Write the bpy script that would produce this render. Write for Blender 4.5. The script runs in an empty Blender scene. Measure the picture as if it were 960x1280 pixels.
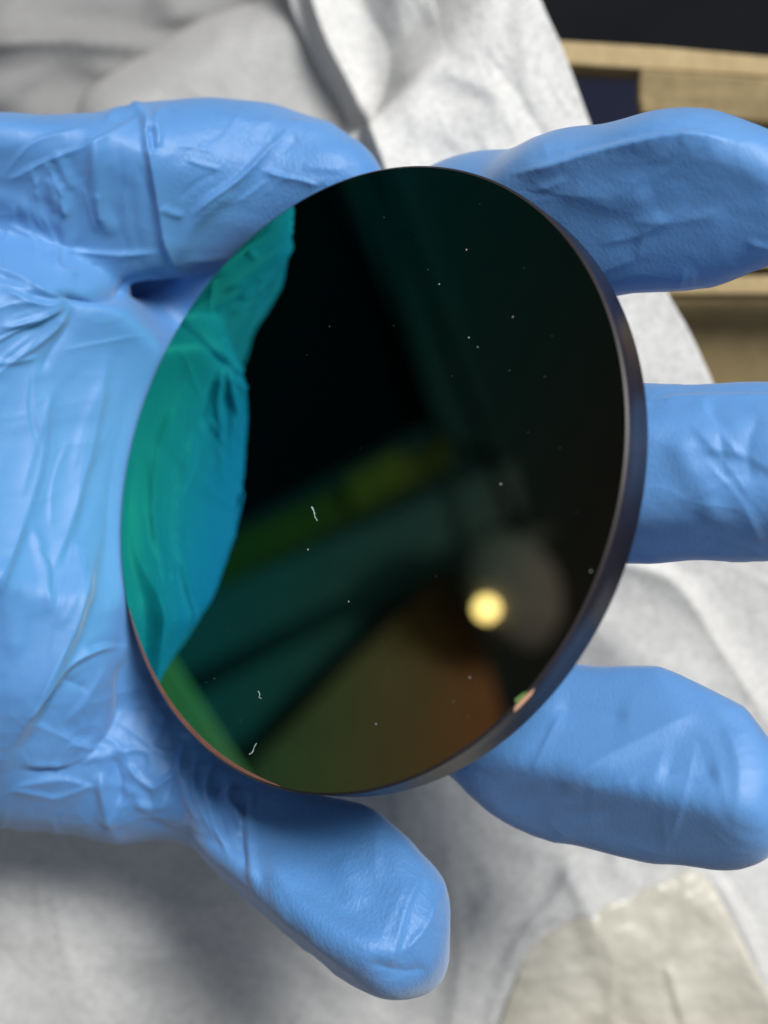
import bpy, bmesh, math, random
import numpy as np
from mathutils import Vector, Matrix, Quaternion

S = 0.001                      # everything below is laid out in millimetres
rnd = random.Random(7)
sc = bpy.context.scene
C = sc.collection

# ------------------------------------------------------------------ camera
CAMZ = 167.0
VFOV = 42.0
FPX = 640 / math.tan(math.radians(VFOV / 2))
cam_d = bpy.data.cameras.new('camera')
cam = bpy.data.objects.new('camera', cam_d)
C.objects.link(cam)
cam.location = (0, 0, CAMZ * S)
cam.rotation_euler = (0, 0, 0)
cam_d.sensor_fit = 'VERTICAL'
cam_d.sensor_height = 24
cam_d.lens = 12 / math.tan(math.radians(VFOV / 2))
cam_d.clip_start = 0.005
cam_d.clip_end = 20
cam_d.dof.use_dof = True
cam_d.dof.focus_distance = 0.166
cam_d.dof.aperture_fstop = cam_d.lens / 4.0
sc.camera = cam

# ------------------------------------------------------------------ world and lamps
w = bpy.data.worlds.new('World')
sc.world = w
w.use_nodes = True
w.node_tree.nodes['Background'].inputs[0].default_value = (0.80, 0.88, 1.0, 1)
w.node_tree.nodes['Background'].inputs[1].default_value = 0.18


def area_lamp(name, loc, target, size, power, col):
    d = bpy.data.lights.new(name, 'AREA')
    d.shape = 'RECTANGLE'
    d.size, d.size_y = size
    d.energy = power
    d.color = col
    o = bpy.data.objects.new(name, d)
    C.objects.link(o)
    o.location = loc
    o.rotation_euler = (Vector(target) - Vector(loc)).to_track_quat('-Z', 'Y').to_euler()
    return o


area_lamp('window_light', (0.34, 0.52, 0.86), (0, 0, 0), (0.36, 0.36), 16.6, (1.0, 0.98, 0.95))
area_lamp('room_light', (-0.35, -0.1, 1.3), (0, 0, 0), (0.5, 0.5), 0.9, (0.95, 0.98, 1.0))

sc.view_settings.view_transform = 'Standard'
sc.view_settings.look = 'None'
sc.view_settings.exposure = 0
sc.view_settings.gamma = 1
sc.cycles.use_denoising = True
sc.cycles.max_bounces = 8
sc.cycles.sample_clamp_indirect = 4


# ------------------------------------------------------------------ helpers
def P(px, py, z):
    """a point of the place, from where it shows in the photograph and its height z (mm)"""
    d = CAMZ - z
    return np.array([(px - 480) / FPX * d, (640 - py) / FPX * d, z], float)


def link(name, me, mat=None, parent=None):
    o = bpy.data.objects.new(name, me)
    C.objects.link(o)
    if mat is not None:
        me.materials.append(mat)
    if parent is not None:
        o.parent = parent
    return o


def tag(o, label=None, cat=None, group=None, kind=None):
    if label: o['label'] = label
    if cat: o['category'] = cat
    if group: o['group'] = group
    if kind: o['kind'] = kind
    return o


def empty(name, loc=(0, 0, 0)):
    o = bpy.data.objects.new(name, None)
    C.objects.link(o)
    o.empty_display_size = 0.01
    o.location = loc
    return o


def mesh_np(name, V, F, smooth=True):
    me = bpy.data.meshes.new(name)
    me.from_pydata((np.asarray(V) * S).tolist(), [], F if isinstance(F, list) else F.tolist())
    me.validate()
    me.polygons.foreach_set('use_smooth', [smooth] * len(me.polygons))
    me.update()
    return me


def hash3(i, j, k, s):
    n = (i * 374761393 + j * 668265263 + k * 2147483647 + s * 974634777) & 0xffffffff
    n = ((n ^ (n >> 13)) * 1274126177) & 0xffffffff
    n = (n ^ (n >> 16)) & 0xffff
    return n.astype(np.float32) / 65535.0


def vnoise(X, s=0):
    """smooth value noise in -1..1 for points X (n,3)"""
    X = np.asarray(X, np.float64) + 1000.0
    I = np.floor(X).astype(np.int64)
    f = (X - I)
    f = f * f * f * (f * (f * 6 - 15) + 10)
    out = 0
    for a in (0, 1):
        for b in (0, 1):
            for c in (0, 1):
                wgt = (f[:, 0] if a else 1 - f[:, 0]) * (f[:, 1] if b else 1 - f[:, 1]) * (f[:, 2] if c else 1 - f[:, 2])
                out = out + wgt * hash3(I[:, 0] + a, I[:, 1] + b, I[:, 2] + c, s)
    return out * 2 - 1


def fbm(X, o=3, s=0):
    r, a, t = 0, 1.0, 0
    for k in range(o):
        r = r + a * vnoise(X * 2 ** k, s + k)
        t += a
        a *= .5
    return r / t


# ------------------------------------------------------------------ materials
def nt(name):
    m = bpy.data.materials.new(name)
    m.use_nodes = True
    t = m.node_tree
    b = t.nodes['Principled BSDF']
    return m, t, b


def N(t, ty, **kw):
    n = t.nodes.new(ty)
    for k, v in kw.items():
        if k.startswith('i_'):
            key = k[2:]
            n.inputs[int(key) if key.isdigit() else key].default_value = v
        else:
            setattr(n, k, v)
    return n


def ramp(t, fac, stops):
    r = t.nodes.new('ShaderNodeValToRGB')
    e = r.color_ramp.elements
    while len(e) < len(stops):
        e.new(0.5)
    for el, (p, c) in zip(e, stops):
        el.position = p
        el.color = (*c, 1)
    t.links.new(fac, r.inputs[0])
    return r


def bump(t, b, h, dist, strength=1.0, prev=None):
    n = t.nodes.new('ShaderNodeBump')
    n.inputs['Distance'].default_value = dist
    n.inputs['Strength'].default_value = strength
    t.links.new(h, n.inputs['Height'])
    if prev: t.links.new(prev.outputs[0], n.inputs['Normal'])
    t.links.new(n.outputs[0], b.inputs['Normal'])
    return n


def glove_material():
    m, t, b = nt('nitrile')
    tc = N(t, 'ShaderNodeTexCoord')
    n1 = N(t, 'ShaderNodeTexNoise', i_Scale=28.0, i_Detail=5.0, i_Roughness=0.6)
    t.links.new(tc.outputs['Object'], n1.inputs['Vector'])
    r = ramp(t, n1.outputs[0], [(0.3, (0.068, 0.226, 0.520)), (0.7, (0.108, 0.280, 0.595))])
    t.links.new(r.outputs[0], b.inputs['Base Color'])
    b.inputs['Roughness'].default_value = 0.52
    b.inputs['Specular IOR Level'].default_value = 0.45
    b.inputs['Sheen Weight'].default_value = 0.30
    b.inputs['Sheen Roughness'].default_value = 0.5
    b.inputs['Subsurface Weight'].default_value = 0.18
    b.inputs['Subsurface Radius'].default_value = (0.3, 0.6, 1.0)
    b.inputs['Subsurface Scale'].default_value = 0.0015
    at = N(t, 'ShaderNodeAttribute', attribute_name='grain')
    n2 = N(t, 'ShaderNodeTexNoise', i_Scale=2300.0, i_Detail=2.0)
    n3 = N(t, 'ShaderNodeTexNoise', i_Scale=330.0, i_Detail=3.0)
    mp = N(t, 'ShaderNodeMapping')
    mp.inputs['Scale'].default_value = (1.0, 0.62, 1.0)
    mp.inputs['Rotation'].default_value = (0, 0, 0.6)
    t.links.new(tc.outputs['Object'], mp.inputs[0])
    t.links.new(mp.outputs[0], n2.inputs['Vector'])
    t.links.new(tc.outputs['Object'], n3.inputs['Vector'])
    mu = N(t, 'ShaderNodeMath', operation='MULTIPLY')
    t.links.new(n2.outputs[0], mu.inputs[0])
    t.links.new(at.outputs['Fac'], mu.inputs[1])
    b1 = bump(t, b, n3.outputs[0], 0.00006, 0.4)
    bump(t, b, mu.outputs[0], 0.00013, 0.9, b1)
    return m


def tissue_material(name, base=(0.86, 0.86, 0.85), contrast=0.13, trans=0.35, scale=1.0):
    m, t, b = nt(name)
    tc = N(t, 'ShaderNodeTexCoord')
    wn = N(t, 'ShaderNodeTexNoise', i_Scale=260.0 * scale, i_Detail=3.0)
    t.links.new(tc.outputs['Object'], wn.inputs['Vector'])
    sc1 = N(t, 'ShaderNodeVectorMath', operation='SCALE')
    sc1.inputs['Scale'].default_value = 0.003
    t.links.new(wn.outputs['Color'], sc1.inputs[0])
    ad = N(t, 'ShaderNodeVectorMath', operation='ADD')
    t.links.new(tc.outputs['Object'], ad.inputs[0])
    t.links.new(sc1.outputs[0], ad.inputs[1])
    # long matted fibres: ridged noise
    f1 = N(t, 'ShaderNodeTexNoise', i_Scale=1000.0 * scale, i_Detail=4.0, i_Roughness=0.62)
    t.links.new(ad.outputs[0], f1.inputs['Vector'])
    f2 = N(t, 'ShaderNodeTexVoronoi', feature='DISTANCE_TO_EDGE', i_Scale=900.0 * scale)
    t.links.new(ad.outputs[0], f2.inputs['Vector'])
    big = N(t, 'ShaderNodeTexNoise', i_Scale=70.0 * scale, i_Detail=3.0)
    t.links.new(tc.outputs['Object'], big.inputs['Vector'])
    d = tuple(c * (1 - contrast) for c in base)
    l = tuple(min(1, c * (1 + contrast * .28)) for c in base)
    r1 = ramp(t, f1.outputs[0], [(0.36, d), (0.56, l)])
    r2 = ramp(t, f2.outputs[0], [(0.0, (1, 1, 1)), (0.30, (1 - contrast * .3,) * 3)])
    r3 = ramp(t, big.outputs[0], [(0.35, (1 - contrast * .15,) * 3), (0.65, (1, 1, 1))])
    m1 = N(t, 'ShaderNodeMix', data_type='RGBA', blend_type='MULTIPLY', i_0=1.0)
    t.links.new(r1.outputs[0], m1.inputs[6]); t.links.new(r2.outputs[0], m1.inputs[7])
    m2 = N(t, 'ShaderNodeMix', data_type='RGBA', blend_type='MULTIPLY', i_0=1.0)
    t.links.new(m1.outputs[2], m2.inputs[6]); t.links.new(r3.outputs[0], m2.inputs[7])
    t.links.new(m2.outputs[2], b.inputs['Base Color'])
    b.inputs['Roughness'].default_value = 0.8
    b.inputs['Sheen Weight'].default_value = 0.1
    bb = bump(t, b, f1.outputs[0], 0.0003, 0.6)
    tr = N(t, 'ShaderNodeBsdfTranslucent')
    t.links.new(m2.outputs[2], tr.inputs[0])
    t.links.new(bb.outputs[0], tr.inputs['Normal'])
    mx = N(t, 'ShaderNodeMixShader', i_0=trans)
    t.links.new(b.outputs[0], mx.inputs[1]); t.links.new(tr.outputs[0], mx.inputs[2])
    t.links.new(mx.outputs[0], t.nodes['Material Output'].inputs[0])
    return m


def plain(name, col, rough=0.6, var=0.12, scale=60.0, metal=0.0, bmp=0.0, spec=0.5):
    m, t, b = nt(name)
    tc = N(t, 'ShaderNodeTexCoord')
    n = N(t, 'ShaderNodeTexNoise', i_Scale=scale, i_Detail=5.0)
    t.links.new(tc.outputs['Object'], n.inputs['Vector'])
    r = ramp(t, n.outputs[0], [(0.3, tuple(c * (1 - var) for c in col)), (0.7, tuple(min(1, c * (1 + var)) for c in col))])
    t.links.new(r.outputs[0], b.inputs['Base Color'])
    b.inputs['Roughness'].default_value = rough
    b.inputs['Metallic'].default_value = metal
    b.inputs['Specular IOR Level'].default_value = spec
    if bmp: bump(t, b, n.outputs[0], bmp)
    return m


def kraft_material():
    m, t, b = nt('kraft_board')
    tc = N(t, 'ShaderNodeTexCoord')
    mp = N(t, 'ShaderNodeMapping')
    mp.inputs['Scale'].default_value = (1.0, 0.4, 1.0)
    t.links.new(tc.outputs['Object'], mp.inputs[0])
    n = N(t, 'ShaderNodeTexNoise', i_Scale=420.0, i_Detail=5.0, i_Roughness=0.7)
    t.links.new(mp.outputs[0], n.inputs['Vector'])
    n2 = N(t, 'ShaderNodeTexNoise', i_Scale=45.0, i_Detail=3.0)
    t.links.new(tc.outputs['Object'], n2.inputs['Vector'])
    r = ramp(t, n.outputs[0], [(0.3, (0.34, 0.255, 0.125)), (0.7, (0.45, 0.345, 0.18))])
    r2 = ramp(t, n2.outputs[0], [(0.3, (0.86, 0.86, 0.86)), (0.7, (1, 1, 1))])
    mm = N(t, 'ShaderNodeMix', data_type='RGBA', blend_type='MULTIPLY', i_0=1.0)
    t.links.new(r.outputs[0], mm.inputs[6]); t.links.new(r2.outputs[0], mm.inputs[7])
    t.links.new(mm.outputs[2], b.inputs['Base Color'])
    b.inputs['Roughness'].default_value = 0.75
    bump(t, b, n.outputs[0], 0.0002, 0.5)
    return m


def coating_material():
    """thin-film stack: the reflected colour moves with the angle of incidence"""
    m, t, b = nt('dichroic_coating')
    lw = N(t, 'ShaderNodeLayerWeight', i_Blend=0.5)
    r = ramp(t, lw.outputs['Facing'], [(0.12, (0.30, 0.20, 0.15)), (0.155, (0.25, 0.23, 0.17)), (0.19, (0.15, 0.28, 0.22)),
                                       (0.25, (0.07, 0.34, 0.27)), (0.30, (0.03, 0.42, 0.40)), (0.345, (0.03, 0.50, 0.25))])
    g = N(t, 'ShaderNodeBsdfGlossy', i_Roughness=0.0)
    t.links.new(r.outputs[0], g.inputs[0])
    t.links.new(g.outputs[0], t.nodes['Material Output'].inputs[0])
    t.nodes.remove(b)
    return m


M_GLOVE = glove_material()
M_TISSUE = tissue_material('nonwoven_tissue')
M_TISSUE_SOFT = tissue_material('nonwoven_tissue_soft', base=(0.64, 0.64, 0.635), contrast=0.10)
M_TISSUE_SHADE = tissue_material('nonwoven_tissue_shade', base=(0.42, 0.42, 0.42), contrast=0.08)  # same tissue, greyed: the upper left shade is put into its colour
M_KRAFT = kraft_material()
M_COAT = coating_material()
M_RIM = plain('ground_glass_edge', (0.016, 0.015, 0.026), 0.36, 0.15, 500, bmp=0.00001, spec=0.32)
M_BEVEL = plain('polished_bevel', (0.025, 0.021, 0.024), 0.42, 0.1, 300, metal=0.0, spec=0.3)
M_BLACK = plain('black_mat', (0.007, 0.008, 0.010), 0.85, 0.2, 30, spec=0.08)
M_DUST = plain('dust', (0.34, 0.37, 0.37), 0.8, 0.05)
M_DUST_FAINT = plain('faint_dust', (0.10, 0.12, 0.12), 0.8, 0.05)


# ------------------------------------------------------------------ table top
def box(bm, x0, x1, y0, y1, z0, z1, bev=0.0):
    r = bmesh.ops.create_cube(bm, size=1)
    for v in r['verts']:
        v.co = Vector((x0 + (v.co.x + .5) * (x1 - x0), y0 + (v.co.y + .5) * (y1 - y0), z0 + (v.co.z + .5) * (z1 - z0))) * S
    if bev:
        es = list({e for v in r['verts'] for e in v.link_edges})
        bmesh.ops.bevel(bm, geom=es, offset=bev * S, segments=2, affect='EDGES', profile=0.5)


def box_obj(name, dims, mat, parent=None, bev=0.0):
    bm = bmesh.new()
    box(bm, *dims, bev=bev)
    me = bpy.data.meshes.new(name)
    bm.to_mesh(me); bm.free()
    return link(name, me, mat, parent)


table = box_obj('tabletop', (-700, 500, -420, 600, -165, -140), M_BLACK)
tag(table, kind='structure', label='black work surface under the box and the tissue')


# ------------------------------------------------------------------ tissue sheets
def seg_dist(X, Y, pts):
    """distance, signed side and run 0..1 to a polyline (pixel units)"""
    pts = np.array(pts, float)
    L = np.hypot(*(np.diff(pts, axis=0).T))
    cum = np.concatenate([[0], np.cumsum(L)])
    best = np.full(X.shape, 1e9); side = np.zeros(X.shape); run = np.zeros(X.shape)
    for i in range(len(pts) - 1):
        a, b = pts[i], pts[i + 1]
        d = b - a
        tt = ((X - a[0]) * d[0] + (Y - a[1]) * d[1]) / (d @ d)
        tc = np.clip(tt, 0, 1)
        dx = X - a[0] - tc * d[0]; dy = Y - a[1] - tc * d[1]
        dist = np.hypot(dx, dy)
        k = dist < best
        best[k] = dist[k]
        side[k] = np.sign(d[0] * dy - d[1] * dx)[k]
        run[k] = ((cum[i] + tc * L[i]) / cum[-1])[k]
    return best, side, run


def smooth_poly(pts, n=5):
    """Catmull-Rom through the points"""
    p = np.array(pts, float)
    if len(p) < 3: return p
    q = np.vstack([2 * p[0] - p[1], p, 2 * p[-1] - p[-2]])
    out = []
    for i in range(1, len(q) - 2):
        for t in np.linspace(0, 1, n, endpoint=False):
            a, b, c, d = q[i - 1], q[i], q[i + 1], q[i + 2]
            out.append(.5 * ((2 * b) + (-a + c) * t + (2 * a - 5 * b + 4 * c - d) * t * t + (-a + 3 * b - 3 * c + d) * t ** 3))
    out.append(p[-1])
    return np.array(out)


def crease(X, Y, c):
    """one fold: (points, width px, amplitude, kind)"""
    pts, wd, amp, kind = c
    pts = smooth_poly(pts)
    h = np.zeros(X.shape)
    m = (X > pts[:, 0].min() - 5 * wd) & (X < pts[:, 0].max() + 5 * wd) & (Y > pts[:, 1].min() - 5 * wd) & (Y < pts[:, 1].max() + 5 * wd)
    if not m.any(): return h
    d, s, run = seg_dist(X[m], Y[m], pts)
    if kind == 'r': f = np.exp(-(d / wd) ** 2)
    elif kind == 'v': f = -np.exp(-(np.sqrt(d * d + 5) - 2.2) / wd)
    else:
        sg = s * d * (1 if kind == 's' else -1)
        f = np.where(sg > 0, np.exp(-sg / wd), np.exp(-(sg / (wd * .34 + 1.5)) ** 2))
    tp = np.clip(np.minimum(run, 1 - run) / 0.22, 0, 1)
    tp = tp * tp * (3 - 2 * tp)
    h[m] = amp * f * np.where((d > 5 * wd), 0, 1) * tp
    return h


def sheet(name, A, B, n, m, zA, zB, folds, noise, mat, thick=0.12):
    """a sheet spanned between two edge curves; folds and crumples lift it"""
    A = smooth_poly(A, 8); B = smooth_poly(B, 8)

    def resample(p, k):
        L = np.concatenate([[0], np.cumsum(np.hypot(*np.diff(p, axis=0).T))])
        s = np.linspace(0, L[-1], k)
        return np.stack([np.interp(s, L, p[:, 0]), np.interp(s, L, p[:, 1])], 1)
    A = resample(A, n); B = resample(B, n)
    t = np.linspace(0, 1, m)[None, :, None]
    G = A[:, None] * (1 - t) + B[:, None] * t
    X, Y = G[..., 0].ravel(), G[..., 1].ravel()
    T = np.broadcast_to(t[..., 0], (n, m)).ravel()
    Z = zA * (1 - T) + zB * T if not callable(zA) else zA(X, Y, T)
    for c in folds: Z = Z + crease(X, Y, c)
    Q = np.stack([X, Y, np.full(X.shape, 3.7)], 1)
    wv = np.stack([fbm(Q / 180, 2, 5), fbm(Q / 180, 2, 9), 0 * X], 1) * .8
    for amp, sz in noise:
        k = fbm(Q / sz + wv, 3, int(sz))
        Z = Z + amp * (1 - 2 * np.abs(k)) if amp > 0 else Z + -amp * k
    d = CAMZ - Z
    V = np.stack([(X - 480) / FPX * d, (640 - Y) / FPX * d, Z], 1)
    idx = np.arange(n * m).reshape(n, m)
    F = np.stack([idx[:-1, :-1], idx[:-1, 1:], idx[1:, 1:], idx[1:, :-1]], -1).reshape(-1, 4)
    me = mesh_np(name, V, F)
    o = link(name, me, mat)
    md = o.modifiers.new('thickness', 'SOLIDIFY')
    md.thickness = thick * S
    md.offset = -1
    return o


# main sheet: its free upper right edge stands over the open box
EDGE = [(560, -330), (640, -100), (676, 0), (705, 65), (740, 160), (782, 262), (832, 362), (862, 415), (892, 480), (960, 640), (1120, 860), (1330, 1000)]


def z_main(X, Y, T):
    e = np.clip((Y - 430) / 420, 0, 1); e = e * e * (3 - 2 * e)
    z = -50 - 14 * e - 14 * np.clip((T - .12) / .6, 0, 1) * (1 - e)
    z = z - 10 * T ** 2 * (1 - e) - 10 * np.exp(-((X - 220) / 260) ** 2 - ((Y - 600) / 200) ** 2)
    return z


folds_main = [
    ([(375, -60), (405, 40), (440, 110), (480, 200), (520, 330)], 26, 6.0, 'S'),
    ([(500, -80), (500, 20), (508, 110), (520, 200)], 34, 2.2, 'r'),
    ([(470, 100), (560, 90), (640, 130)], 12, 0.7, 'r'),
    ([(600, 60), (640, 110), (690, 190)], 8, 0.7, 'v'),
    ([(345, 60), (372, 120), (420, 190)], 10, 1.0, 'r'),
    ([(300, -20), (250, 90), (270, 200)], 30, 3.0, 'r'),
    ([(700, 700), (830, 720), (900, 810), (975, 930)], 30, 2.2, 's'),
    ([(640, 720), (760, 800), (900, 900)], 34, 2.0, 'r'),
    ([(590, 1010), (560, 1080), (575, 1200), (560, 1300)], 24, 1.0, 's'),
    ([(660, 1080), (600, 1150), (560, 1330)], 18, 2.0, 'r'),
    ([(735, 1060), (690, 1130), (640, 1200), (600, 1330)], 26, 1.8, 'S'),
    ([(880, 1080), (925, 1150), (1000, 1330)], 20, 2.2, 's'),
    ([(700, 1075), (735, 1130), (750, 1200)], 14, 1.8, 'r'),
    ([(100, 1170), (250, 1190), (400, 1230)], 34, 1.2, 's'),
    ([(-60, 1120), (60, 1180), (160, 1320)], 60, 2.0, 'r'),
    ([(220, 1060), (300, 1150), (330, 1320)], 60, 1.6, 'r'),
    ([(650, 740), (700, 790), (720, 860)], 20, 1.4, 'r'),
]
for k in range(60):
    x, y = rnd.uniform(-60, 1060), rnd.uniform(640, 1400)
    a, L = rnd.choice((rnd.uniform(1.2, 2.0), rnd.uniform(-.4, .6))), rnd.uniform(60, 240)
    folds_main.append(([(x, y), (x + L * .5 * math.cos(a) + rnd.uniform(-8, 8), y + L * .5 * math.sin(a)), (x + L * math.cos(a), y + L * math.sin(a))],
                       rnd.uniform(5, 18), rnd.uniform(.15, .55), rnd.choice('rsSv')))
for k in range(22):
    x, y = rnd.uniform(420, 720), rnd.uniform(-60, 180)
    a, L = rnd.uniform(1.0, 1.5), rnd.uniform(40, 150)
    folds_main.append(([(x, y), (x + L * .5 * math.cos(a) + rnd.uniform(-6, 6), y + L * .5 * math.sin(a)), (x + L * math.cos(a), y + L * math.sin(a))],
                       rnd.uniform(4, 10), rnd.uniform(.12, .35), rnd.choice('rsSv')))
s1 = sheet('tissue_sheet', EDGE, [(360, -330), (352, -90), (362, 0), (395, 80), (430, 180), (300, 330), (-100, 420), (-330, 620), (-420, 900), (-400, 1200), (-300, 1500), (300, 1750), (1200, 1900)],
           420, 420, z_main, 0, folds_main, [(-1.6, 170), (0.30, 80), (-0.16, 26), (-0.07, 9)], M_TISSUE)
tag(s1, 'large crinkled white nonwoven tissue sheet spread under the gloved hand and over the box edge', 'tissue')

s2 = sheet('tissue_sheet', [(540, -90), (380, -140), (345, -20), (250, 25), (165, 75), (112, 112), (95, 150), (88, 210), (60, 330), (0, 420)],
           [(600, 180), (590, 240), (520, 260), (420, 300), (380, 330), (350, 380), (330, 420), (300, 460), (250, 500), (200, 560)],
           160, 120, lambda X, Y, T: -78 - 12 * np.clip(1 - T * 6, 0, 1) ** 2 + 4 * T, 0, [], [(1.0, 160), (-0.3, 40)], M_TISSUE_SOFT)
# ^ second layer that peeps out left of the fold
tag(s2, 'smooth grey-white tissue layer with a rounded free edge behind the thumb', 'tissue')

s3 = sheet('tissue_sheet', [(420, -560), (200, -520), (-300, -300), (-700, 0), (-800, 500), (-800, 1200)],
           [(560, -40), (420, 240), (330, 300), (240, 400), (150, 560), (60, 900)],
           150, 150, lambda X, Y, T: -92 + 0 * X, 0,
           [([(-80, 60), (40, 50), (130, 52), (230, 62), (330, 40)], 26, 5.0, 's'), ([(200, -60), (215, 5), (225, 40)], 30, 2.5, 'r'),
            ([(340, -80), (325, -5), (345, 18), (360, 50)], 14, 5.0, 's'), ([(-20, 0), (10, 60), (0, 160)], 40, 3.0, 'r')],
           [(1.5, 200), (-0.5, 60)], M_TISSUE_SHADE)
tag(s3, 'soft tissue layer lying lowest at the upper left, its shade painted grey', 'tissue')

# beige translucent sleeve at the lower right
def plastic_material():
    m, t, b = nt('cloudy_film')
    tc = N(t, 'ShaderNodeTexCoord')
    n = N(t, 'ShaderNodeTexNoise', i_Scale=110.0, i_Detail=5.0)
    t.links.new(tc.outputs['Object'], n.inputs['Vector'])
    v = N(t, 'ShaderNodeTexVoronoi', i_Scale=520.0)
    t.links.new(tc.outputs['Object'], v.inputs['Vector'])
    r = ramp(t, n.outputs[0], [(0.35, (0.47, 0.45, 0.375)), (0.65, (0.60, 0.58, 0.50))])
    t.links.new(r.outputs[0], b.inputs['Base Color'])
    b.inputs['Roughness'].default_value = 0.35
    b1 = bump(t, b, v.outputs['Distance'], 0.0004, 0.4)
    bump(t, b, n.outputs[0], 0.0012, 0.4, b1)
    return m


_g = np.empty(len(s1.data.vertices) * 3, np.float32); s1.data.vertices.foreach_get('co', _g); _g = _g.reshape(-1, 3) / S
_gx = 480 + _g[:, 0] / (CAMZ - _g[:, 2]) * FPX; _gy = 640 - _g[:, 1] / (CAMZ - _g[:, 2]) * FPX
_k = (_gx > 480) & (_gx < 1150) & (_gy > 1030) & (_gy < 1580)
_gx, _gy, _gz = _gx[_k], _gy[_k], _g[_k][:, 2]


def ground_z(X, Y):
    """height of the main tissue under these points"""
    out = np.empty(X.shape)
    for i in range(0, len(X), 500):
        d = (X[i:i + 500, None] - _gx) ** 2 + (Y[i:i + 500, None] - _gy) ** 2
        w_ = np.exp(-d / 160.0)
        out[i:i + 500] = (w_ * _gz).sum(1) / (w_.sum(1) + 1e-12)
    return out


s4 = sheet('plastic_sleeve', [(640, 1235), (668, 1180), (760, 1130), (838, 1098), (872, 1090), (905, 1130), (960, 1240)],
           [(560, 1500), (640, 1500), (720, 1500), (800, 1500), (860, 1500), (960, 1500), (1060, 1500)],
           110, 110, lambda X, Y, T: ground_z(X, Y) + .9 - 1.2 * np.exp(-T * 22), 0,
           [([(832, 1200), (845, 1240), (860, 1300)], 6, 0.9, 'r'), ([(740, 1150), (765, 1200), (760, 1290)], 14, 0.8, 's')],
           [(0.35, 60), (-0.12, 14)], plastic_material(), 0.12)
tag(s4, 'cloudy beige plastic sleeve with a pointed corner lying on the tissue at lower right', 'plastic sleeve')

# ------------------------------------------------------------------ cardboard box at the upper right
bx = empty('cardboard_box', (0.06, 0.06, -0.14))
tag(bx, 'open tan kraft cardboard box with a dark slot behind the index finger', 'box')


def board(name, quad, z, th, mat=M_KRAFT, extra=None, lab=None):
    """a board: polygon seen from above at height z (mm or list), th thick downwards"""
    zz = z if isinstance(z, (list, tuple)) else [z] * len(quad)
    top = [P(x, y, k) for (x, y), k in zip(quad, zz)]
    bot = [p - np.array([0, 0, th]) for p in top]
    n = len(quad)
    F = [list(range(n)), list(range(2 * n - 1, n - 1, -1))] + [[i, i + n, (i + 1) % n + n, (i + 1) % n] for i in range(n)]
    me = mesh_np(name, top + bot, F, False)
    bm = bmesh.new(); bm.from_mesh(me)
    bmesh.ops.recalc_face_normals(bm, faces=bm.faces)
    bmesh.ops.bevel(bm, geom=bm.edges[:], offset=0.5 * S, segments=2, affect='EDGES', profile=0.5)
    for v in bm.verts: v.co -= Vector(bx.location)
    bm.to_mesh(me); bm.free()
    o = link(name, me, mat, bx)
    if lab: o['label'] = lab
    return o


board('box_wall', [(650, 48), (700, 50), (830, 58), (960, 70), (1200, 96), (1200, 128), (960, 96), (830, 88), (700, 80), (650, 77)], -68, 5, lab='thick rim of the far wall')
board('flap', [(800, 86), (960, 97), (1200, 124), (1200, 165), (960, 152), (803, 142), (797, 120)], [-67, -67, -67, -71, -71, -71, -70], 3, lab='kraft flap folded inward')
board('liner', [(804, 146), (960, 156), (1200, 170), (1200, 335), (940, 333), (806, 320)], -79, 4)
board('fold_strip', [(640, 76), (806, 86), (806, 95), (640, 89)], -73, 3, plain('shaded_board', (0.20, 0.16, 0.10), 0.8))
board('inner_ledge', [(700, 340), (840, 345), (960, 344), (1200, 340), (1200, 372), (960, 368), (840, 368), (700, 366)], -74, 6, lab='rounded upper edge of the near wall')
board('box_panel', [(700, 362), (1200, 366), (1200, 820), (700, 820)], [-84, -84, -136, -136], 4,
      lab='brown shaded panel below the ledge')
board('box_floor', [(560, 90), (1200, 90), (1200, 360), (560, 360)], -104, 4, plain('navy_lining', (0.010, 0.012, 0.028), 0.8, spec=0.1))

# ------------------------------------------------------------------ the coated glass disc
DC = np.array([-5.68, 5.36, 0.0])
DN = np.array([-0.60084419, 0.1998738, 0.77397463])
DU = np.cross([0, 1, 0], DN); DU /= np.linalg.norm(DU)
DV = np.cross(DN, DU)
DR, DT, DB = 40.0, 5.0, 0.32


def on_face(px, py):
    """point of the disc's front face that shows at this place"""
    d = np.array([(px - 480) / FPX, (640 - py) / FPX, -1.0]); o = np.array([0, 0, CAMZ])
    return o + ((DC - o) @ DN) / (d @ DN) * d


disc = empty('glass_filter', tuple((DC - DN * DT) * S))
tag(disc, 'round dark glass disc with green and brown reflections gripped by the blue glove', 'glass disc')
disc_mat = Matrix(((DU[0], DV[0], DN[0]), (DU[1], DV[1], DN[1]), (DU[2], DV[2], DN[2]))).to_4x4()
disc.matrix_world = Matrix.Translation(Vector((DC - DN * DT) * S)) @ disc_mat
# local frame: z along the normal, 0 at the back face


def ring(name, prof, mat, seg=256, cap=None):
    V, F = [], []
    for r, z in prof:
        for i in range(seg):
            a = 2 * math.pi * i / seg
            V.append((r * math.cos(a), r * math.sin(a), z))
    for k in range(len(prof) - 1):
        for i in range(seg):
            j = (i + 1) % seg
            F.append([k * seg + i, k * seg + j, (k + 1) * seg + j, (k + 1) * seg + i])
    if cap is not None:
        F.append([cap * seg + i for i in range(seg)])
    me = mesh_np(name, V, F, True)
    bm = bmesh.new(); bm.from_mesh(me)
    bmesh.ops.recalc_face_normals(bm, faces=bm.faces)
    bm.to_mesh(me); bm.free()
    me.polygons.foreach_set('use_smooth', [len(p.vertices) == 4 for p in me.polygons])
    return link(name, me, mat, disc)


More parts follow.
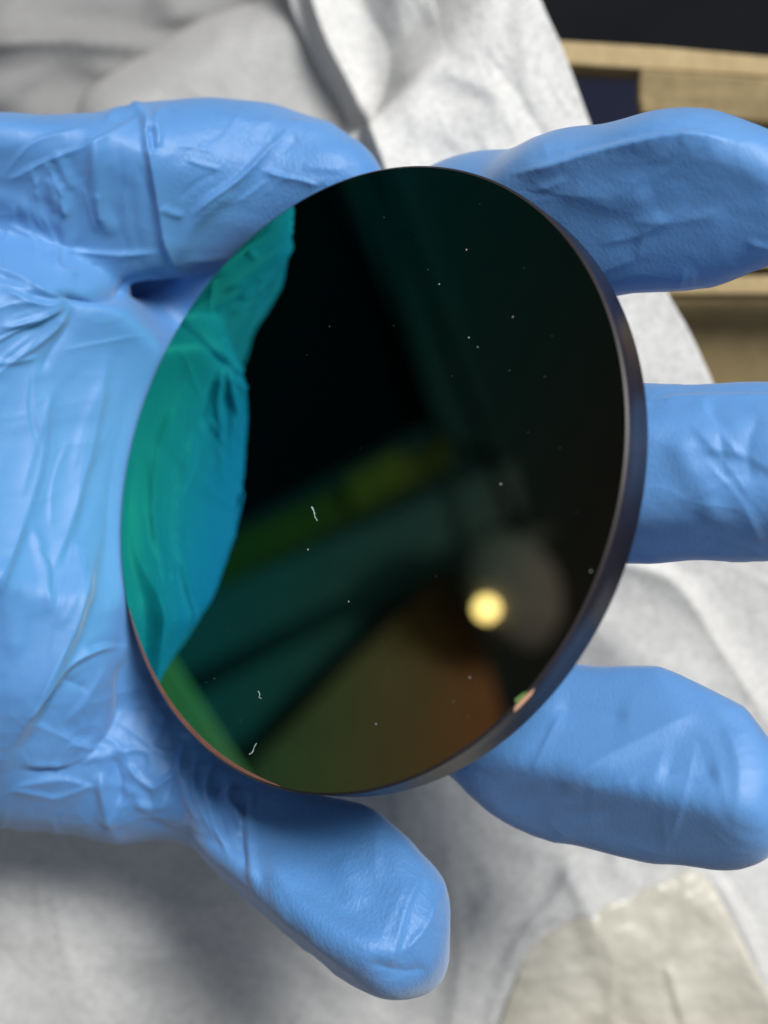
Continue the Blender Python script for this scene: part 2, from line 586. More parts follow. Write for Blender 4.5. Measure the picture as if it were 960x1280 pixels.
fo = ring('coated_face', [(DR - DB, DT)], M_COAT, cap=0)
if fo.data.polygons[0].normal.z < 0: fo.data.flip_normals()
ring('bevel', [(DR, DT - DB * .9), (DR - DB * .15, DT - DB * .62), (DR - DB, DT)], M_BEVEL)
ring('edge', [(DR - DB, 0), (DR, DB), (DR, DT - DB * .9)], M_RIM)
bk = ring('back_face', [(DR - DB, 0)], M_RIM, cap=0)
if bk.data.polygons[0].normal.z > 0: bk.data.flip_normals()


# wider bevel strip at the lower left, its coppery reflection put into the colour
def to_disc(p):
    q = np.asarray(p) - (DC - DN * DT)
    return np.array([q @ DU, q @ DV, q @ DN])


c0, c1 = (math.atan2(*to_disc(on_face(*p))[1::-1]) for p in ((160, 760), (350, 986)))
if c1 < c0: c1 += 2 * math.pi
Vc, Fc = [], []
for i in range(61):
    u_ = i / 60
    a = c0 + (c1 - c0) * u_
    wd_ = .05 + .62 * math.sin(math.pi * u_) ** .6
    for r_, z_ in ((DR - DB - .0, DT + .004), (DR - DB - wd_ * .45, DT + .03), (DR - DB - wd_, DT + .004)):
        Vc.append((r_ * math.cos(a), r_ * math.sin(a), z_))
for i in range(60):
    for k in (0, 1):
        Fc.append([i * 3 + k, i * 3 + k + 1, i * 3 + 4 + k, i * 3 + 3 + k])
ch_ = link('glint_chamfer', mesh_np('glint_chamfer', Vc, Fc), plain('glint_chamfer', (0.20, 0.095, 0.07), 0.45, 0.15, 400), disc)
ch_['label'] = 'bevel strip along the lower left of the rim, its coppery glint painted brown'

# dust: low crumbs and bent fibres lying on the glass
specks = [(480, 272, 1.0), (583, 312, 1.6), (549, 355, 1.5), (535, 337, 1.0), (412, 408, 1.0), (492, 407, .8), (641, 396, 1.3), (586, 422, 1.4), (597, 434, 1.3), (626, 605, 1.9),
          (385, 687, 1.7), (436, 752, 1.6), (739, 714, 1.4), (268, 848, 1.1), (258, 853, .9), (470, 905, 1.5), (587, 847, 1.5), (567, 877, 1.2), (585, 896, .9), (284, 788, .7), (362, 930, .7),
          (637, 463, .9), (681, 471, 1.0), (384, 444, .6), (565, 470, .7), (700, 560, .7), (510, 640, .6), (330, 760, .7), (423, 832, .7), (545, 720, .6), (655, 335, .6), (520, 300, .6),
          (600, 255, .6), (690, 420, .6), (450, 560, .5), (350, 640, .6), (620, 690, .6), (500, 830, .6), (402, 880, .6), (300, 900, .7), (660, 540, .6), (720, 640, .6)]
for (x, y, r) in specks:
    c = to_disc(on_face(x, y))
    bm = bmesh.new()
    bmesh.ops.create_icosphere(bm, subdivisions=1, radius=1)
    a = rnd.random() * 6.28
    for v in bm.verts:
        k = .6 + .7 * rnd.random()
        v.co = Vector((v.co.x * k * r * .085, v.co.y * k * r * .07, (v.co.z * .5 + .45) * .03 * r))
        v.co = Matrix.Rotation(a, 3, 'Z') @ v.co
        v.co = (v.co + Vector((c[0], c[1], DT))) * S
    me = bpy.data.meshes.new('dust_speck'); bm.to_mesh(me); bm.free()
    link('dust_speck', me, M_DUST if r > 1.25 else M_DUST_FAINT, disc)


def fibre(pts, r):
    V, F = [], []
    q = [to_disc(on_face(*p)) for p in smooth_poly(pts, 3)]
    for i, c in enumerate(q):
        d = q[min(i + 1, len(q) - 1)] - q[max(i - 1, 0)]
        d = d / (np.linalg.norm(d) + 1e-9)
        s = np.array([-d[1], d[0], 0])
        k = r * (0.35 + 0.9 * rnd.random())
        for a in range(5):
            t = 2 * math.pi * a / 5
            V.append(np.array([c[0], c[1], DT + r * .8]) + k * (math.cos(t) * s + math.sin(t) * np.array([0, 0, .7])))
    for i in range(len(q) - 1):
        for a in range(5):
            b = (a + 1) % 5
            F.append([i * 5 + a, i * 5 + b, i * 5 + 5 + b, i * 5 + 5 + a])
    link('lint_fibre', mesh_np('lint_fibre', V, F), M_DUST, disc)


fibre([(390, 634), (393, 640), (394, 646), (397, 651)], .12)
fibre([(323, 864), (325, 868), (324, 872), (327, 873)], .07)
fibre([(321, 929), (318, 934), (316, 940), (312, 943)], .08)

# reflected glint in the bevel at the lower right, painted on two raised facets
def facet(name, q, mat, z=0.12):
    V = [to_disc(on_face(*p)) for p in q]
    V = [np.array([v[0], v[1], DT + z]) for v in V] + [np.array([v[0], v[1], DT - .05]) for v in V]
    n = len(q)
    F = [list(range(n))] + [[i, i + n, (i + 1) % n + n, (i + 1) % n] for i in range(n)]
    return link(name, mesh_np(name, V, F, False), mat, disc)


facet('glint_facet', [(644, 884), (655, 872), (668, 861), (664, 869), (652, 882), (643, 890)], plain('glint_copper', (0.75, 0.42, 0.28), 0.35, metal=0.0), .10)
facet('glint_facet', [(645, 880), (644, 874), (653, 867), (661, 864), (654, 871)], plain('glint_green', (0.16, 0.30, 0.08), 0.35), .06)

# ------------------------------------------------------------------ the gloved hand
H = 0.85
GX = np.arange(-165, 72, H, dtype=np.float32); GY = np.arange(-80, 68, H, dtype=np.float32); GZ = np.arange(-68, 34, H, dtype=np.float32)
field = np.full((len(GX), len(GY), len(GZ)), 60, np.float32)


def cone_sdf(X, Y, Z, a, b, ra, rb, sq=(1, 1, 1)):
    ba = b - a
    q = float(ba @ ba)
    t = np.clip(((X - a[0]) * ba[0] + (Y - a[1]) * ba[1] + (Z - a[2]) * ba[2]) / q, 0, 1)
    r = ra + (rb - ra) * t
    dx, dy, dz = X - a[0] - t * ba[0], Y - a[1] - t * ba[1], Z - a[2] - t * ba[2]
    if sq == (1, 1, 1): return np.sqrt(dx * dx + dy * dy + dz * dz) - r
    k = np.sqrt((dx / sq[0]) ** 2 + (dy / sq[1]) ** 2 + (dz / sq[2]) ** 2)
    return (k - r) * min(sq)


def smin(a, b, k):
    h = np.clip(0.5 + 0.5 * (b - a) / k, 0, 1)
    return b + (a - b) * h - k * h * (1 - h)


def sub_box(lo, hi):
    ix = np.searchsorted(GX, (lo[0], hi[0])); iy = np.searchsorted(GY, (lo[1], hi[1])); iz = np.searchsorted(GZ, (lo[2], hi[2]))
    return slice(*ix), slice(*iy), slice(*iz)


def add_chain(F, chain, k, sq=(1, 1, 1)):
    """chain of (px, py, z, r): tapered segments melted into field F"""
    pts = [P(c[0], c[1], c[2]) for c in chain]
    for i in range(len(chain) - 1):
        a, b, ra, rb = pts[i], pts[i + 1], chain[i][3], chain[i + 1][3]
        pad = max(ra, rb) * max(sq) + k + 4
        sl = sub_box(np.minimum(a, b) - pad, np.maximum(a, b) + pad)
        X, Y, Z = GX[sl[0]][:, None, None], GY[sl[1]][None, :, None], GZ[sl[2]][None, None, :]
        if 0 in (X.size, Y.size, Z.size): continue
        F[sl] = smin(F[sl], cone_sdf(X, Y, Z, a, b, ra, rb, sq).astype(np.float32), k)


palm = field.copy()
# heel and body of the palm, rising to the left of the disc
add_chain(palm, [(-700, 640, -40, 23), (-330, 640, -36, 25), (-120, 640, -33, 29)], 8, (1, 1.15, .8))
add_chain(palm, [(-120, 575, -27, 24), (12, 572, -26, 25)], 8, (1, 1.1, .9))
add_chain(palm, [(-60, 700, -31, 22), (30, 820, -32, 19), (40, 880, -33, 16)], 8, (1, 1, 1.0))
add_chain(palm, [(40, 470, -31, 18), (140, 560, -37, 15), (250, 640, -45, 12)], 8)
add_chain(palm, [(-90, 410, -24, 14), (5, 395, -27, 13)], 7)
add_chain(palm, [(100, 640, -37, 17), (190, 780, -42, 13), (200, 900, -38, 11)], 8)
add_chain(palm, [(60, 930, -34, 12), (160, 955, -33, 10), (240, 960, -32, 9)], 6)
add_chain(palm, [(180, 480, -44, 13), (330, 520, -52, 11), (360, 700, -50, 11)], 8)


def facet_cut(F, a, b, n0, dist, k=2.2):
    """press a broad plane into the finger F: n0 made square to the axis a-b, dist from the axis"""
    A, B = P(*a), P(*b)
    ax = (B - A) / np.linalg.norm(B - A)
    n_ = np.array(n0, float); n_ -= (n_ @ ax) * ax; n_ /= np.linalg.norm(n_)
    pl = ((GX[:, None, None] - A[0]) * n_[0] + (GY[None, :, None] - A[1]) * n_[1] + (GZ[None, None, :] - A[2]) * n_[2] - dist).astype(np.float32)
    return -smin(-F, -pl, k)


FACETS = {0: [((720, 272, -4), (925, 240, 7), (0, -.46, .88), 5.6), ((720, 272, -4), (925, 240, 7), (0, -.85, .5), 8.4)],
          1: [((800, 594, 3), (1080, 590, 12), (0, -.08, 1), 7.6), ((800, 594, 3), (1080, 590, 12), (0, -.78, .6), 8.0), ((800, 594, 3), (1080, 590, 12), (0, .75, .7), 9.0)],
          2: [((690, 945, -7), (915, 995, 4), (.1, .42, .9), 8.2), ((690, 945, -7), (915, 995, 4), (-.1, -.60, .79), 7.0)],
          3: [((330, 1052, -17), (485, 1170, -4), (.22, .34, .92), 6.6), ((330, 1052, -17), (485, 1170, -4), (-.45, -.74, .50), 7.0)]}
fingers = field.copy()
for fi, chs in enumerate((
        [[(150, 420, -42, 12), (420, 330, -36, 10.5), (600, 290, -18, 9.8), (720, 272, -4, 10.2), (830, 257, 3, 10.3), (880, 252, 5, 9.5), (932, 250, 8, 7.8)]],
        [[(200, 560, -48, 12), (430, 570, -44, 10.5), (640, 596, -24, 10), (800, 594, 3, 10.7), (930, 593, 9, 10.7), (1080, 590, 12, 9.8), (1120, 590, 12, 8)]],
        [[(200, 700, -46, 12), (400, 780, -42, 10.5), (560, 850, -26, 10), (690, 942, -7, 11.0), (800, 960, 0, 11.9), (875, 983, 3, 10.0), (905, 1003, 4, 7.4)]],
        [[(180, 860, -38, 10), (272, 992, -28, 7.0), (328, 1056, -17, 8.6), (395, 1102, -10, 9.8), (448, 1143, -6, 9.4), (490, 1174, -4, 7.0)],
         [(440, 1090, -9, 8), (510, 1120, -7, 4.6)], [(450, 1160, -8, 7), (522, 1205, -7, 3.4)], [(420, 1060, -17, 5), (490, 1074, -16, 2.4)]])):
    f = field.copy()
    for ch in chs: add_chain(f, ch, 4)
    for fc in FACETS[fi]: f = facet_cut(f, *fc)
    fingers = smin(fingers, f, 1.2)
hand = smin(palm, fingers, 5)
thumb = field.copy()
add_chain(thumb, [(-420, 470, -34, 20), (-240, 330, -20, 15.0), (0, 266, -18.8, 12), (110, 256, -21, 11.5)], 6)
add_chain(thumb, [(110, 256, -21, 11.5), (205, 238, -25, 11.6), (270, 228, -27, 11.1), (330, 226, -28, 10.1), (390, 232, -25.5, 8.4), (420, 238, -23.5, 7.0)], 3)
add_chain(thumb, [(-300, 430, -34, 18), (-200, 400, -28, 15), (-115, 390, -26, 10)], 6)
thumb = facet_cut(thumb, (205, 238, -25), (395, 230, -26), (.0, -.62, .78), 9.0, 3)
hand = smin(hand, thumb, 1.4)
# the disc presses into the glove
X, Y, Z = GX[:, None, None] - DC[0], GY[None, :, None] - DC[1], GZ[None, None, :]
hz = X * DN[0] + Y * DN[1] + Z * DN[2]
hr = np.sqrt(np.maximum((X * DU[0] + Y * DU[1] + Z * DU[2]) ** 2 + (X * DV[0] + Y * DV[1] + Z * DV[2]) ** 2, 0))
cyl = np.maximum(hr - (DR + .12) - .22 * np.maximum(hz, 0), np.maximum(hz - 30, -hz - DT - .12)).astype(np.float32)
hand = -smin(-hand, cyl, 1.0)
# open end of the glove
hand = np.maximum(hand, (-158 - GX)[:, None, None])
del X, Y, Z, hz, hr, palm, fingers, thumb


def surface_nets(f, org, h):
    s = f < 0
    n = np.array(f.shape)
    base = [slice(0, -1), slice(0, -1), slice(0, -1)]

    def cs(o): return tuple(slice(o[i], n[i] - 1 + o[i]) for i in range(3))
    cnt = np.zeros(tuple(n - 1), np.int16)
    corners = [(a, b, c) for a in (0, 1) for b in (0, 1) for c in (0, 1)]
    for o in corners: cnt += s[cs(o)]
    act = (cnt > 0) & (cnt < 8)
    I = np.argwhere(act)
    vid = np.full(act.shape, -1, np.int64); vid[act] = np.arange(len(I))
    acc = np.zeros((len(I), 3)); num = np.zeros(len(I))
    for o in corners:
        for ax in range(3):
            if o[ax]: continue
            o2 = list(o); o2[ax] = 1
            A = I + np.array(o); B = I + np.array(o2)
            fa = f[A[:, 0], A[:, 1], A[:, 2]]; fb = f[B[:, 0], B[:, 1], B[:, 2]]
            k = (fa < 0) != (fb < 0)
            t = np.where(k, fa / np.where(k, fa - fb, 1), 0)
            pt = A.astype(float); pt[:, ax] += t
            acc[k] += pt[k]; num[k] += 1
    V = acc / num[:, None] * h + np.array(org)
    Q = []
    for ax in range(3):
        u, v = (ax + 1) % 3, (ax + 2) % 3
        a = [slice(None)] * 3; b = [slice(None)] * 3
        a[ax] = slice(0, -1); b[ax] = slice(1, None)
        ch = s[tuple(a)] != s[tuple(b)]
        E = np.argwhere(ch)
        E = E[(E[:, u] > 0) & (E[:, v] > 0) & (E[:, u] < n[u] - 1) & (E[:, v] < n[v] - 1)]
        ins = s[E[:, 0], E[:, 1], E[:, 2]]
        c = []
        for du, dv in ((1, 1), (0, 1), (0, 0), (1, 0)):
            J = E.copy(); J[:, u] -= du; J[:, v] -= dv
            c.append(vid[J[:, 0], J[:, 1], J[:, 2]])
        q = np.stack(c, 1)
        q[~ins] = q[~ins][:, ::-1]
        Q.append(q)
    return V, np.vstack(Q)


V, Q = surface_nets(hand, (GX[0], GY[0], GZ[0]), H)
del hand
# keep the largest connected piece
par = np.arange(len(V))
me = mesh_np('gloved_hand', V, Q)
bm = bmesh.new(); bm.from_mesh(me)
bm.verts.ensure_lookup_table()
seen = np.zeros(len(bm.verts), bool); best = []
for v0 in bm.verts:
    if seen[v0.index]: continue
    st, comp = [v0], []
    seen[v0.index] = True
    while st:
        v = st.pop(); comp.append(v)
        for e in v.link_edges:
            o_ = e.other_vert(v)
            if not seen[o_.index]: seen[o_.index] = True; st.append(o_)
    if len(comp) > len(best): best = comp
keep = set(v.index for v in best)
bmesh.ops.delete(bm, geom=[v for v in bm.verts if v.index not in keep], context='VERTS')
bmesh.ops.smooth_vert(bm, verts=bm.verts[:], factor=0.5, use_axis_x=True, use_axis_y=True, use_axis_z=True)
bm.to_mesh(me); bm.free()
hand_o = link('gloved_hand', me, M_GLOVE)
md = hand_o.modifiers.new('smooth', 'SUBSURF'); md.levels = md.render_levels = 2
dg = bpy.context.evaluated_depsgraph_get()
me2 = bpy.data.meshes.new_from_object(hand_o.evaluated_get(dg))
hand_o.modifiers.clear()
hand_o.data = me2
nv = len(me2.vertices)
co = np.empty(nv * 3, np.float32); me2.vertices.foreach_get('co', co); co = co.reshape(-1, 3).astype(np.float64) / S
no = np.empty(nv * 3, np.float32); me2.vertices.foreach_get('normal', no); no = no.reshape(-1, 3).astype(np.float64)
dd = CAMZ - co[:, 2]
PX = 480 + co[:, 0] / dd * FPX
PY = 640 - co[:, 1] / dd * FPX

# every fold of the glove that can be told apart: (points, width, height mm, kind)
folds_hand = [
    # --- thumb
    ([(186, 135), (184, 170), (192, 215), (200, 260), (207, 300), (222, 345)], 12, 1.1, 'S'),
    ([(187, 160), (191, 178), (190, 192)], 5, 0.9, 'v'),
    ([(205, 130), (196, 150), (197, 175), (190, 190)], 6, 0.6, 'r'),
    ([(160, 128), (178, 140), (186, 165)], 7, 0.5, 'r'),
    ([(118, 160), (120, 210), (125, 260), (140, 300)], 10, 0.8, 'r'),
    ([(128, 150), (150, 140), (185, 138)], 6, 0.5, 'r'),
    ([(60, 215), (80, 260), (85, 320)], 12, 0.6, 'r'),
    ([(0, 232), (60, 200), (120, 178), (170, 150), (190, 140)], 6, 0.35, 's'),
    ([(0, 225), (40, 180), (90, 165), (120, 158)], 5, 0.25, 's'),
    ([(0, 275), (30, 292), (66, 314), (110, 316), (150, 318), (210, 316)], 8, 0.45, 's'),
    ([(66, 314), (72, 335), (100, 345)], 6, 0.45, 's'),
    ([(-30, 240), (40, 262), (95, 290)], 11, 0.30, 'r'),
    ([(30, 235), (70, 250), (90, 275)], 9, 0.25, 'r'),
    ([(145, 170), (152, 230), (148, 290)], 9, 0.22, 'v'),
    ([(170, 180), (172, 240), (180, 310)], 9, 0.22, 'r'),
    ([(236, 276), (260, 250), (300, 222), (340, 185), (365, 160)], 8, 0.9, 's'),
    ([(325, 213), (350, 220), (380, 226), (405, 234)], 7, 0.6, 's'),
    ([(225, 330), (236, 290), (260, 262), (300, 238)], 9, 0.35, 'r'),
    ([(200, 255), (215, 265), (232, 270)], 5, 0.3, 'r'),
    ([(262, 142), (310, 152), (370, 158), (420, 175)], 8, 0.3, 'r'),
    ([(300, 175), (345, 178), (400, 190)], 8, 0.22, 'v'),
    # --- palm, radiating from the thumb crease
    ([(95, 372), (60, 366), (20, 345), (-30, 328)], 10, 0.7, 's'),
    ([(90, 375), (50, 380), (0, 362)], 7, 0.6, 'S'),
    ([(85, 380), (45, 398), (-10, 410)], 9, 0.7, 's'),
    ([(88, 382), (70, 410), (30, 440), (0, 452)], 11, 0.6, 's'),
    ([(95, 378), (85, 410), (65, 438), (50, 470)], 6, 0.5, 'v'),
    ([(-20, 455), (20, 452), (50, 445)], 4, 0.35, 'r'),
    ([(70, 440), (120, 430), (180, 420), (225, 425)], 4, 0.15, 's'),
    ([(60, 366), (100, 374), (140, 368), (185, 358), (235, 347)], 8, 1.8, 'v'),
    # ridge running down the palm
    ([(200, 450), (185, 520), (150, 600), (118, 690), (85, 790), (45, 870), (8, 940), (0, 990)], 30, 2.0, 's'),
    ([(135, 425), (118, 530), (88, 640), (52, 740)], 20, 0.7, 's'),
    ([(62, 470), (45, 590), (8, 700), (-30, 760)], 24, 0.7, 's'),
    ([(175, 600), (150, 700), (125, 790)], 14, 0.6, 'v'),
    ([(35, 650), (52, 700), (58, 740), (60, 770)], 7, 0.4, 'r'),
    ([(45, 680), (62, 710), (62, 750)], 5, 0.3, 'v'),
    ([(-10, 700), (10, 760), (15, 830)], 14, 0.45, 'r'),
    # heel of the palm, crumpled
    ([(160, 805), (120, 812), (80, 835), (50, 870), (22, 905)], 9, 0.9, 's'),
    ([(162, 806), (130, 803), (105, 812)], 5, 0.5, 'v'),
    ([(165, 806), (150, 850), (148, 890), (130, 925), (95, 955), (60, 965), (10, 962)], 6, 0.9, 'v'),
    ([(75, 848), (95, 856), (112, 862)], 5, 0.35, 'v'),
    ([(95, 740), (140, 735), (155, 760)], 16, 0.6, 'r'),
    ([(10, 985), (50, 978), (90, 975), (120, 985)], 7, 0.35, 's'),
    ([(0, 1000), (20, 988), (45, 992), (70, 996), (110, 982), (135, 985)], 7, 0.35, 's'),
    ([(30, 955), (80, 958), (115, 945), (140, 950)], 6, 0.5, 'r'),
    ([(170, 830), (190, 880), (205, 905), (185, 925)], 9, 0.7, 'r'),
    ([(140, 940), (150, 975), (150, 1010)], 6, 0.8, 'v'),
    ([(125, 960), (130, 1000), (140, 1040)], 6, 0.7, 'r'),
    ([(150, 950), (185, 982), (205, 978), (240, 940)], 8, 0.6, 's'),
    ([(190, 925), (215, 935), (235, 915)], 6, 0.5, 'v'),
    ([(165, 1000), (195, 1010), (215, 990)], 6, 0.5, 'r'),
    ([(210, 935), (215, 970), (205, 1010)], 5, 0.5, 'v'),
    # --- tight rings at the root of the little finger
    ([(232, 925), (224, 960), (236, 1000), (255, 1035)], 5, 0.55, 'r'),
    ([(252, 940), (243, 970), (252, 1010), (270, 1050)], 4, 0.5, 'r'),
    ([(270, 950), (260, 985), (268, 1030), (290, 1075)], 4, 0.55, 'r'),
    ([(282, 965), (270, 1000), (285, 1050)], 3.5, 0.45, 'v'),
    ([(292, 975), (288, 1000), (300, 1022), (304, 1045)], 6, 1.0, 'r'),
    ([(306, 985), (306, 1010), (303, 1050), (310, 1095)], 4, 0.8, 'v'),
    ([(320, 985), (312, 1020), (312, 1070), (325, 1120)], 7, 0.7, 'r'),
    # --- little finger
    ([(318, 1060), (345, 1090), (372, 1130), (420, 1165), (470, 1190), (505, 1205)], 22, 1.3, 'r'),
    ([(525, 1090), (508, 1130), (498, 1165), (484, 1215)], 16, 0.6, 's'),
    ([(545, 1120), (530, 1160), (500, 1195)], 10, 0.5, 'S'),
    ([(420, 1070), (440, 1110), (450, 1140)], 16, 0.35, 'r'),
    ([(455, 1195), (500, 1215), (540, 1210)], 9, 0.5, 'v'),
    # --- ring finger
    ([(690, 884), (740, 890), (790, 898)], 14, 0.45, 'v'),
    ([(690, 985), (780, 935), (880, 885)], 34, 0.6, 'S'),
    ([(820, 960), (860, 970), (900, 960)], 22, 0.5, 'v'),
    ([(905, 900), (925, 960), (920, 1040)], 26, 0.25, 'S'),
    # --- middle finger
    ([(800, 505), (850, 500), (920, 498), (1000, 498)], 12, 0.5, 's'),
    ([(840, 540), (860, 580), (885, 620), (890, 660)], 18, 0.5, 'r'),
    ([(880, 500), (900, 540), (905, 590)], 16, 0.5, 'v'),
    ([(950, 510), (935, 560), (940, 610)], 16, 0.4, 'v'),
    # --- index finger
    ([(630, 222), (700, 205), (790, 180), (860, 170), (930, 182)], 13, 0.9, 's'),
    ([(700, 230), (760, 250), (820, 240)], 20, 0.35, 'r'),
]
rf = random.Random(11)


def streak(x, y, a, L, wd, amp, kind):
    b = a + rf.uniform(-.35, .35)
    return ([(x, y), (x + L * .5 * math.cos(a), y + L * .5 * math.sin(a)), (x + L * .5 * (math.cos(a) + math.cos(b)), y + L * .5 * (math.sin(a) + math.sin(b)))], wd, amp, kind)


for k in range(11):     # tension lines fanning out of the web between thumb and palm
    a = rf.uniform(math.pi * .62, math.pi * 1.12)
    r0 = rf.uniform(8, 60)
    folds_hand.append(streak(96 + r0 * math.cos(a), 374 + r0 * math.sin(a), a, rf.uniform(50, 150), rf.uniform(3, 7), rf.uniform(.12, .32), rf.choice('rsSv')))
for k in range(26):     # folds across the thumb
    folds_hand.append(streak(rf.uniform(-10, 175), rf.uniform(160, 260), rf.uniform(1.1, 1.9), rf.uniform(40, 120), rf.uniform(3, 9), rf.uniform(.10, .30), rf.choice('rsSv')))
for k in range(14):
    folds_hand.append(streak(rf.uniform(215, 380), rf.uniform(150, 260), rf.choice((-.75, .2)) + rf.uniform(-.2, .2), rf.uniform(30, 80), rf.uniform(3, 7), rf.uniform(.08, .22), rf.choice('rsSv')))
for k in range(24):     # crumpled heel of the hand
    folds_hand.append(streak(rf.uniform(-10, 250), rf.uniform(800, 1030), rf.uniform(-.9, 2.2), rf.uniform(60, 170), rf.uniform(5, 14), rf.uniform(.12, .35), rf.choice('rsSv')))
for k in range(16):     # long soft lines down the palm
    folds_hand.append(streak(rf.uniform(-10, 200), rf.uniform(440, 740), rf.uniform(1.6, 2.0), rf.uniform(80, 220), rf.uniform(6, 16), rf.uniform(.08, .25), rf.choice('rsS')))
for k in range(30):     # fingers
    x, y = rf.choice(((rf.uniform(640, 930), rf.uniform(880, 1050)), (rf.uniform(320, 540), rf.uniform(1010, 1200)), (rf.uniform(800, 960), rf.uniform(490, 690)), (rf.uniform(650, 940), rf.uniform(170, 340))))
    folds_hand.append(streak(x, y, rf.uniform(0, 3.1), rf.uniform(70, 150), rf.uniform(10, 22), rf.uniform(.10, .25), rf.choice('sS')))
h = np.zeros(nv)
for c in folds_hand: h += crease(PX, PY, c)
front = np.clip((no[:, 2] + .05) / .35, 0, 1)
h *= front
# keep contact areas quiet
q = co - DC
dz = q @ DN
rr = np.hypot(q @ DU, q @ DV)
near = np.clip(1.5 - np.maximum(np.maximum(rr - DR - .22 * np.maximum(dz, 0), 0), np.maximum(-dz - DT, 0)) / 1.8, 0, 1) * np.clip((7 - dz) / 5, 0, 1)
# general wear of stretched nitrile: long soft wrinkles
Wp = np.stack([PX, PY, co[:, 2] * 8], 1)
wr = fbm(Wp / np.array([150, 60, 200]) + .6 * np.stack([fbm(Wp / 120, 2, 3), fbm(Wp / 120, 2, 4), 0 * PX], 1), 3, 21)
h += 0.09 * (1 - 3 * np.abs(wr)).clip(-1, 1)
heel = np.exp(-(((PX - 150) / 150) ** 2 + ((PY - 960) / 90) ** 2))
wk = fbm(Wp / np.array([60, 70, 120]) + .8 * np.stack([fbm(Wp / 50, 2, 13), fbm(Wp / 50, 2, 14), 0 * PX], 1), 3, 31)
h += heel * 0.35 * (1 - 2.4 * np.abs(wk))
back = np.clip(-no[:, 2], 0, 1)
h += back * 0.4 * (1 - 2 * np.abs(wk))
h *= (1 - near)
co = co + no * h[:, None]
me2.vertices.foreach_set('co', (co * S).astype(np.float32).ravel())
grain = np.clip(1 - np.hypot((PX - 330) / 150, (PY - 215) / 95) ** 4, 0, 1) * (PX > 188)
grain = np.maximum(grain, np.clip((PX - 305) / 20, 0, 1) * (PY > 960) * (PX < 600))
grain = np.maximum(grain, np.clip((PX - 560) / 60, 0, 1) * 0.35)
ga = me2.attributes.new('grain', 'FLOAT', 'POINT')
ga.data.foreach_set('value', grain.astype(np.float32))
me2.polygons.foreach_set('use_smooth', [True] * len(me2.polygons))
me2.update()
tag(hand_o, 'left hand in a crinkled light blue nitrile glove, palm up, holding the dark glass disc', 'gloved hand')
if not me2.materials: me2.materials.append(M_GLOVE)

# ------------------------------------------------------------------ the side of the room the disc mirrors
def mirrored(px, py, X):
    """where the ray mirrored at the disc under this pixel crosses the plane x = X"""
    o = np.array([0, 0, CAMZ])
    p = on_face(px, py)
    d = (p - o) / np.linalg.norm(p - o)
    r = d - 2 * (d @ DN) * DN
    return p + (X - p[0]) / r[0] * r


wall = box_obj('room_wall', (-1360, -1320, -1500, 2000, -600, 1400), plain('dark_wall', (0.042, 0.055, 0.055), 0.9, spec=0.1))
tag(wall, 'dark room wall seen only as a mirror image in the disc', kind='structure')


def slab(name, pts, th, mat, parent=None, bev=2.0):
    """a board facing +x with this outline, th thick away from the disc"""
    n = len(pts)
    Vv = [np.array(p) for p in pts] + [np.array(p) - np.array([th, 0, 0]) for p in pts]
    F = [list(range(n)), list(range(2 * n - 1, n - 1, -1))] + [[i, i + n, (i + 1) % n + n, (i + 1) % n] for i in range(n)]
    me = mesh_np(name, Vv, F, False)
    bm = bmesh.new(); bm.from_mesh(me)
    bmesh.ops.recalc_face_normals(bm, faces=bm.faces)
    bmesh.ops.bevel(bm, geom=bm.edges[:], offset=bev * S, segments=1, affect='EDGES', profile=0.5)
    bm.to_mesh(me); bm.free()
    return link(name, me, mat, parent)


def mir(quad, X): return [mirrored(x, y, X) for x, y in quad]


case = empty('equipment_case', tuple(mirrored(420, 450, -920) * S))


def case_part(name, quad, X, th, col, rough=.6):
    o = slab(name, mir(quad, X), th, plain(name + '_paint', col, rough, spec=0.1), None)
    o.parent = case
    o.matrix_parent_inverse = Matrix.Translation(-Vector(case.location))
    return o


case_part('dark_panel', [(390, 150), (540, 525), (170, 722), (120, 640), (250, 100)], -925, 12, (0.002, 0.002, 0.004), .9)
case_part('upper_frame', [(400, 140), (500, 140), (628, 575), (550, 545)], -905, 18, (0.03, 0.04, 0.04))
case_part('lower_frame', [(150, 800), (250, 745), (645, 575), (655, 640), (340, 790), (180, 870)], -905, 18, (0.10, 0.11, 0.11))
case_part('olive_strip', [(150, 735), (560, 545), (565, 585), (150, 800)], -912, 8, (0.13, 0.075, 0.012))
case_part('bright_label', [(430, 598), (500, 560), (515, 600), (440, 640)], -903, 3, (0.22, 0.12, 0.015))
case_part('foot_rail', [(180, 905), (640, 660), (700, 660), (400, 870), (240, 960)], -900, 18, (0.10, 0.12, 0.115))
tag(case, 'dark framed equipment case leaning behind the work place, mirrored in the disc', 'case')

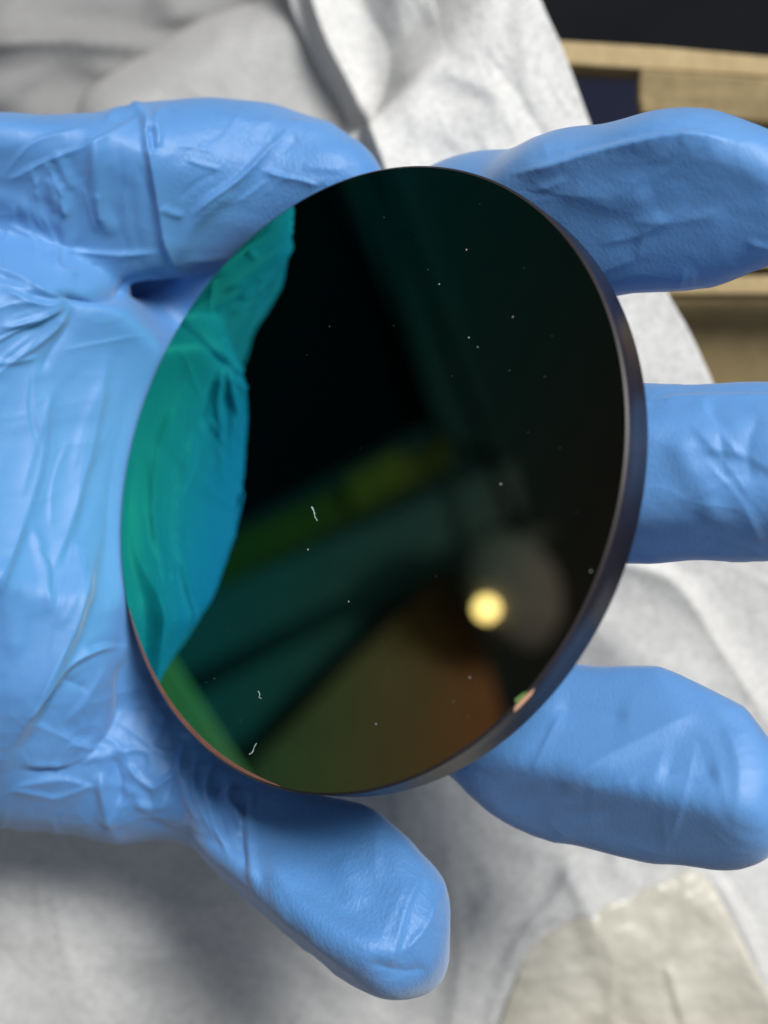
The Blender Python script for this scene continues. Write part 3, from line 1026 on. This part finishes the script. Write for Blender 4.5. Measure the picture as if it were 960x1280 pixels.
cab = slab('brown_carton', mir([(310, 960), (440, 825), (560, 712), (602, 790), (630, 900), (590, 1050), (330, 1050)], -860), 120, plain('brown_board', (0.34, 0.13, 0.05), .8))
tag(cab, 'brown carton lit by the lamp, mirrored in the lower part of the disc', 'carton')

lamp = empty('desk_lamp', tuple(mirrored(640, 740, -820) * S))
tag(lamp, 'lamp with grey shade and glowing warm bulb mirrored at the lower right of the disc', 'lamp')


def lathe(name, prof, centre, axis, mat, parent, seg=48):
    Vv, F = [], []
    q = Vector(axis).to_track_quat('Z', 'Y')
    for r, z in prof:
        for i in range(seg):
            a = 2 * math.pi * i / seg
            Vv.append(np.array(centre) + np.array(q @ Vector((r * math.cos(a), r * math.sin(a), z))))
    for k in range(len(prof) - 1):
        for i in range(seg):
            j = (i + 1) % seg
            F.append([k * seg + i, k * seg + j, (k + 1) * seg + j, (k + 1) * seg + i])
    o = link(name, mesh_np(name, Vv, F), mat)
    o.parent = parent
    o.matrix_parent_inverse = Matrix.Translation(-Vector(parent.location))
    return o


lc = mirrored(640, 735, -820)
bc = mirrored(608, 761, -780)
sh = lathe('lamp_shade', [(0.1, 34), (12, 33), (26, 30), (42, 18), (51, 0), (52, -14), (51, -14), (50, 0), (41, 16), (25, 28), (0.1, 31)], lc, (.75, .5, .45), plain('shade_enamel', (0.21, 0.215, 0.215), .9), lamp)
em, t, b = nt('bulb_glow')
b.inputs['Emission Color'].default_value = (1.0, 0.62, 0.24, 1)
b.inputs['Emission Strength'].default_value = 15
lathe('bulb', [(0.1, 8), (3.5, 7), (6.5, 4), (7.5, 0), (6, -4), (3, -7), (0.1, -8)], bc, (-.5, .35, .55), em, lamp, 24)
lathe('lamp_arm', [(4, 0), (4, 420)], lc + np.array([-26, 18, 28]), (-.1, .8, -.5), M_BLACK, lamp, 12)

# carton standing left of the wrist, mirrored as the green wedge
cart = slab('side_carton', mir([(160, 700), (203, 800), (322, 985), (250, 1050), (80, 900)], -300), 60, plain('side_board', (0.62, 0.27, 0.09), .8))
tag(cart, 'pale kraft carton left of the wrist, mirrored as a wedge at the lower left rim', 'carton')
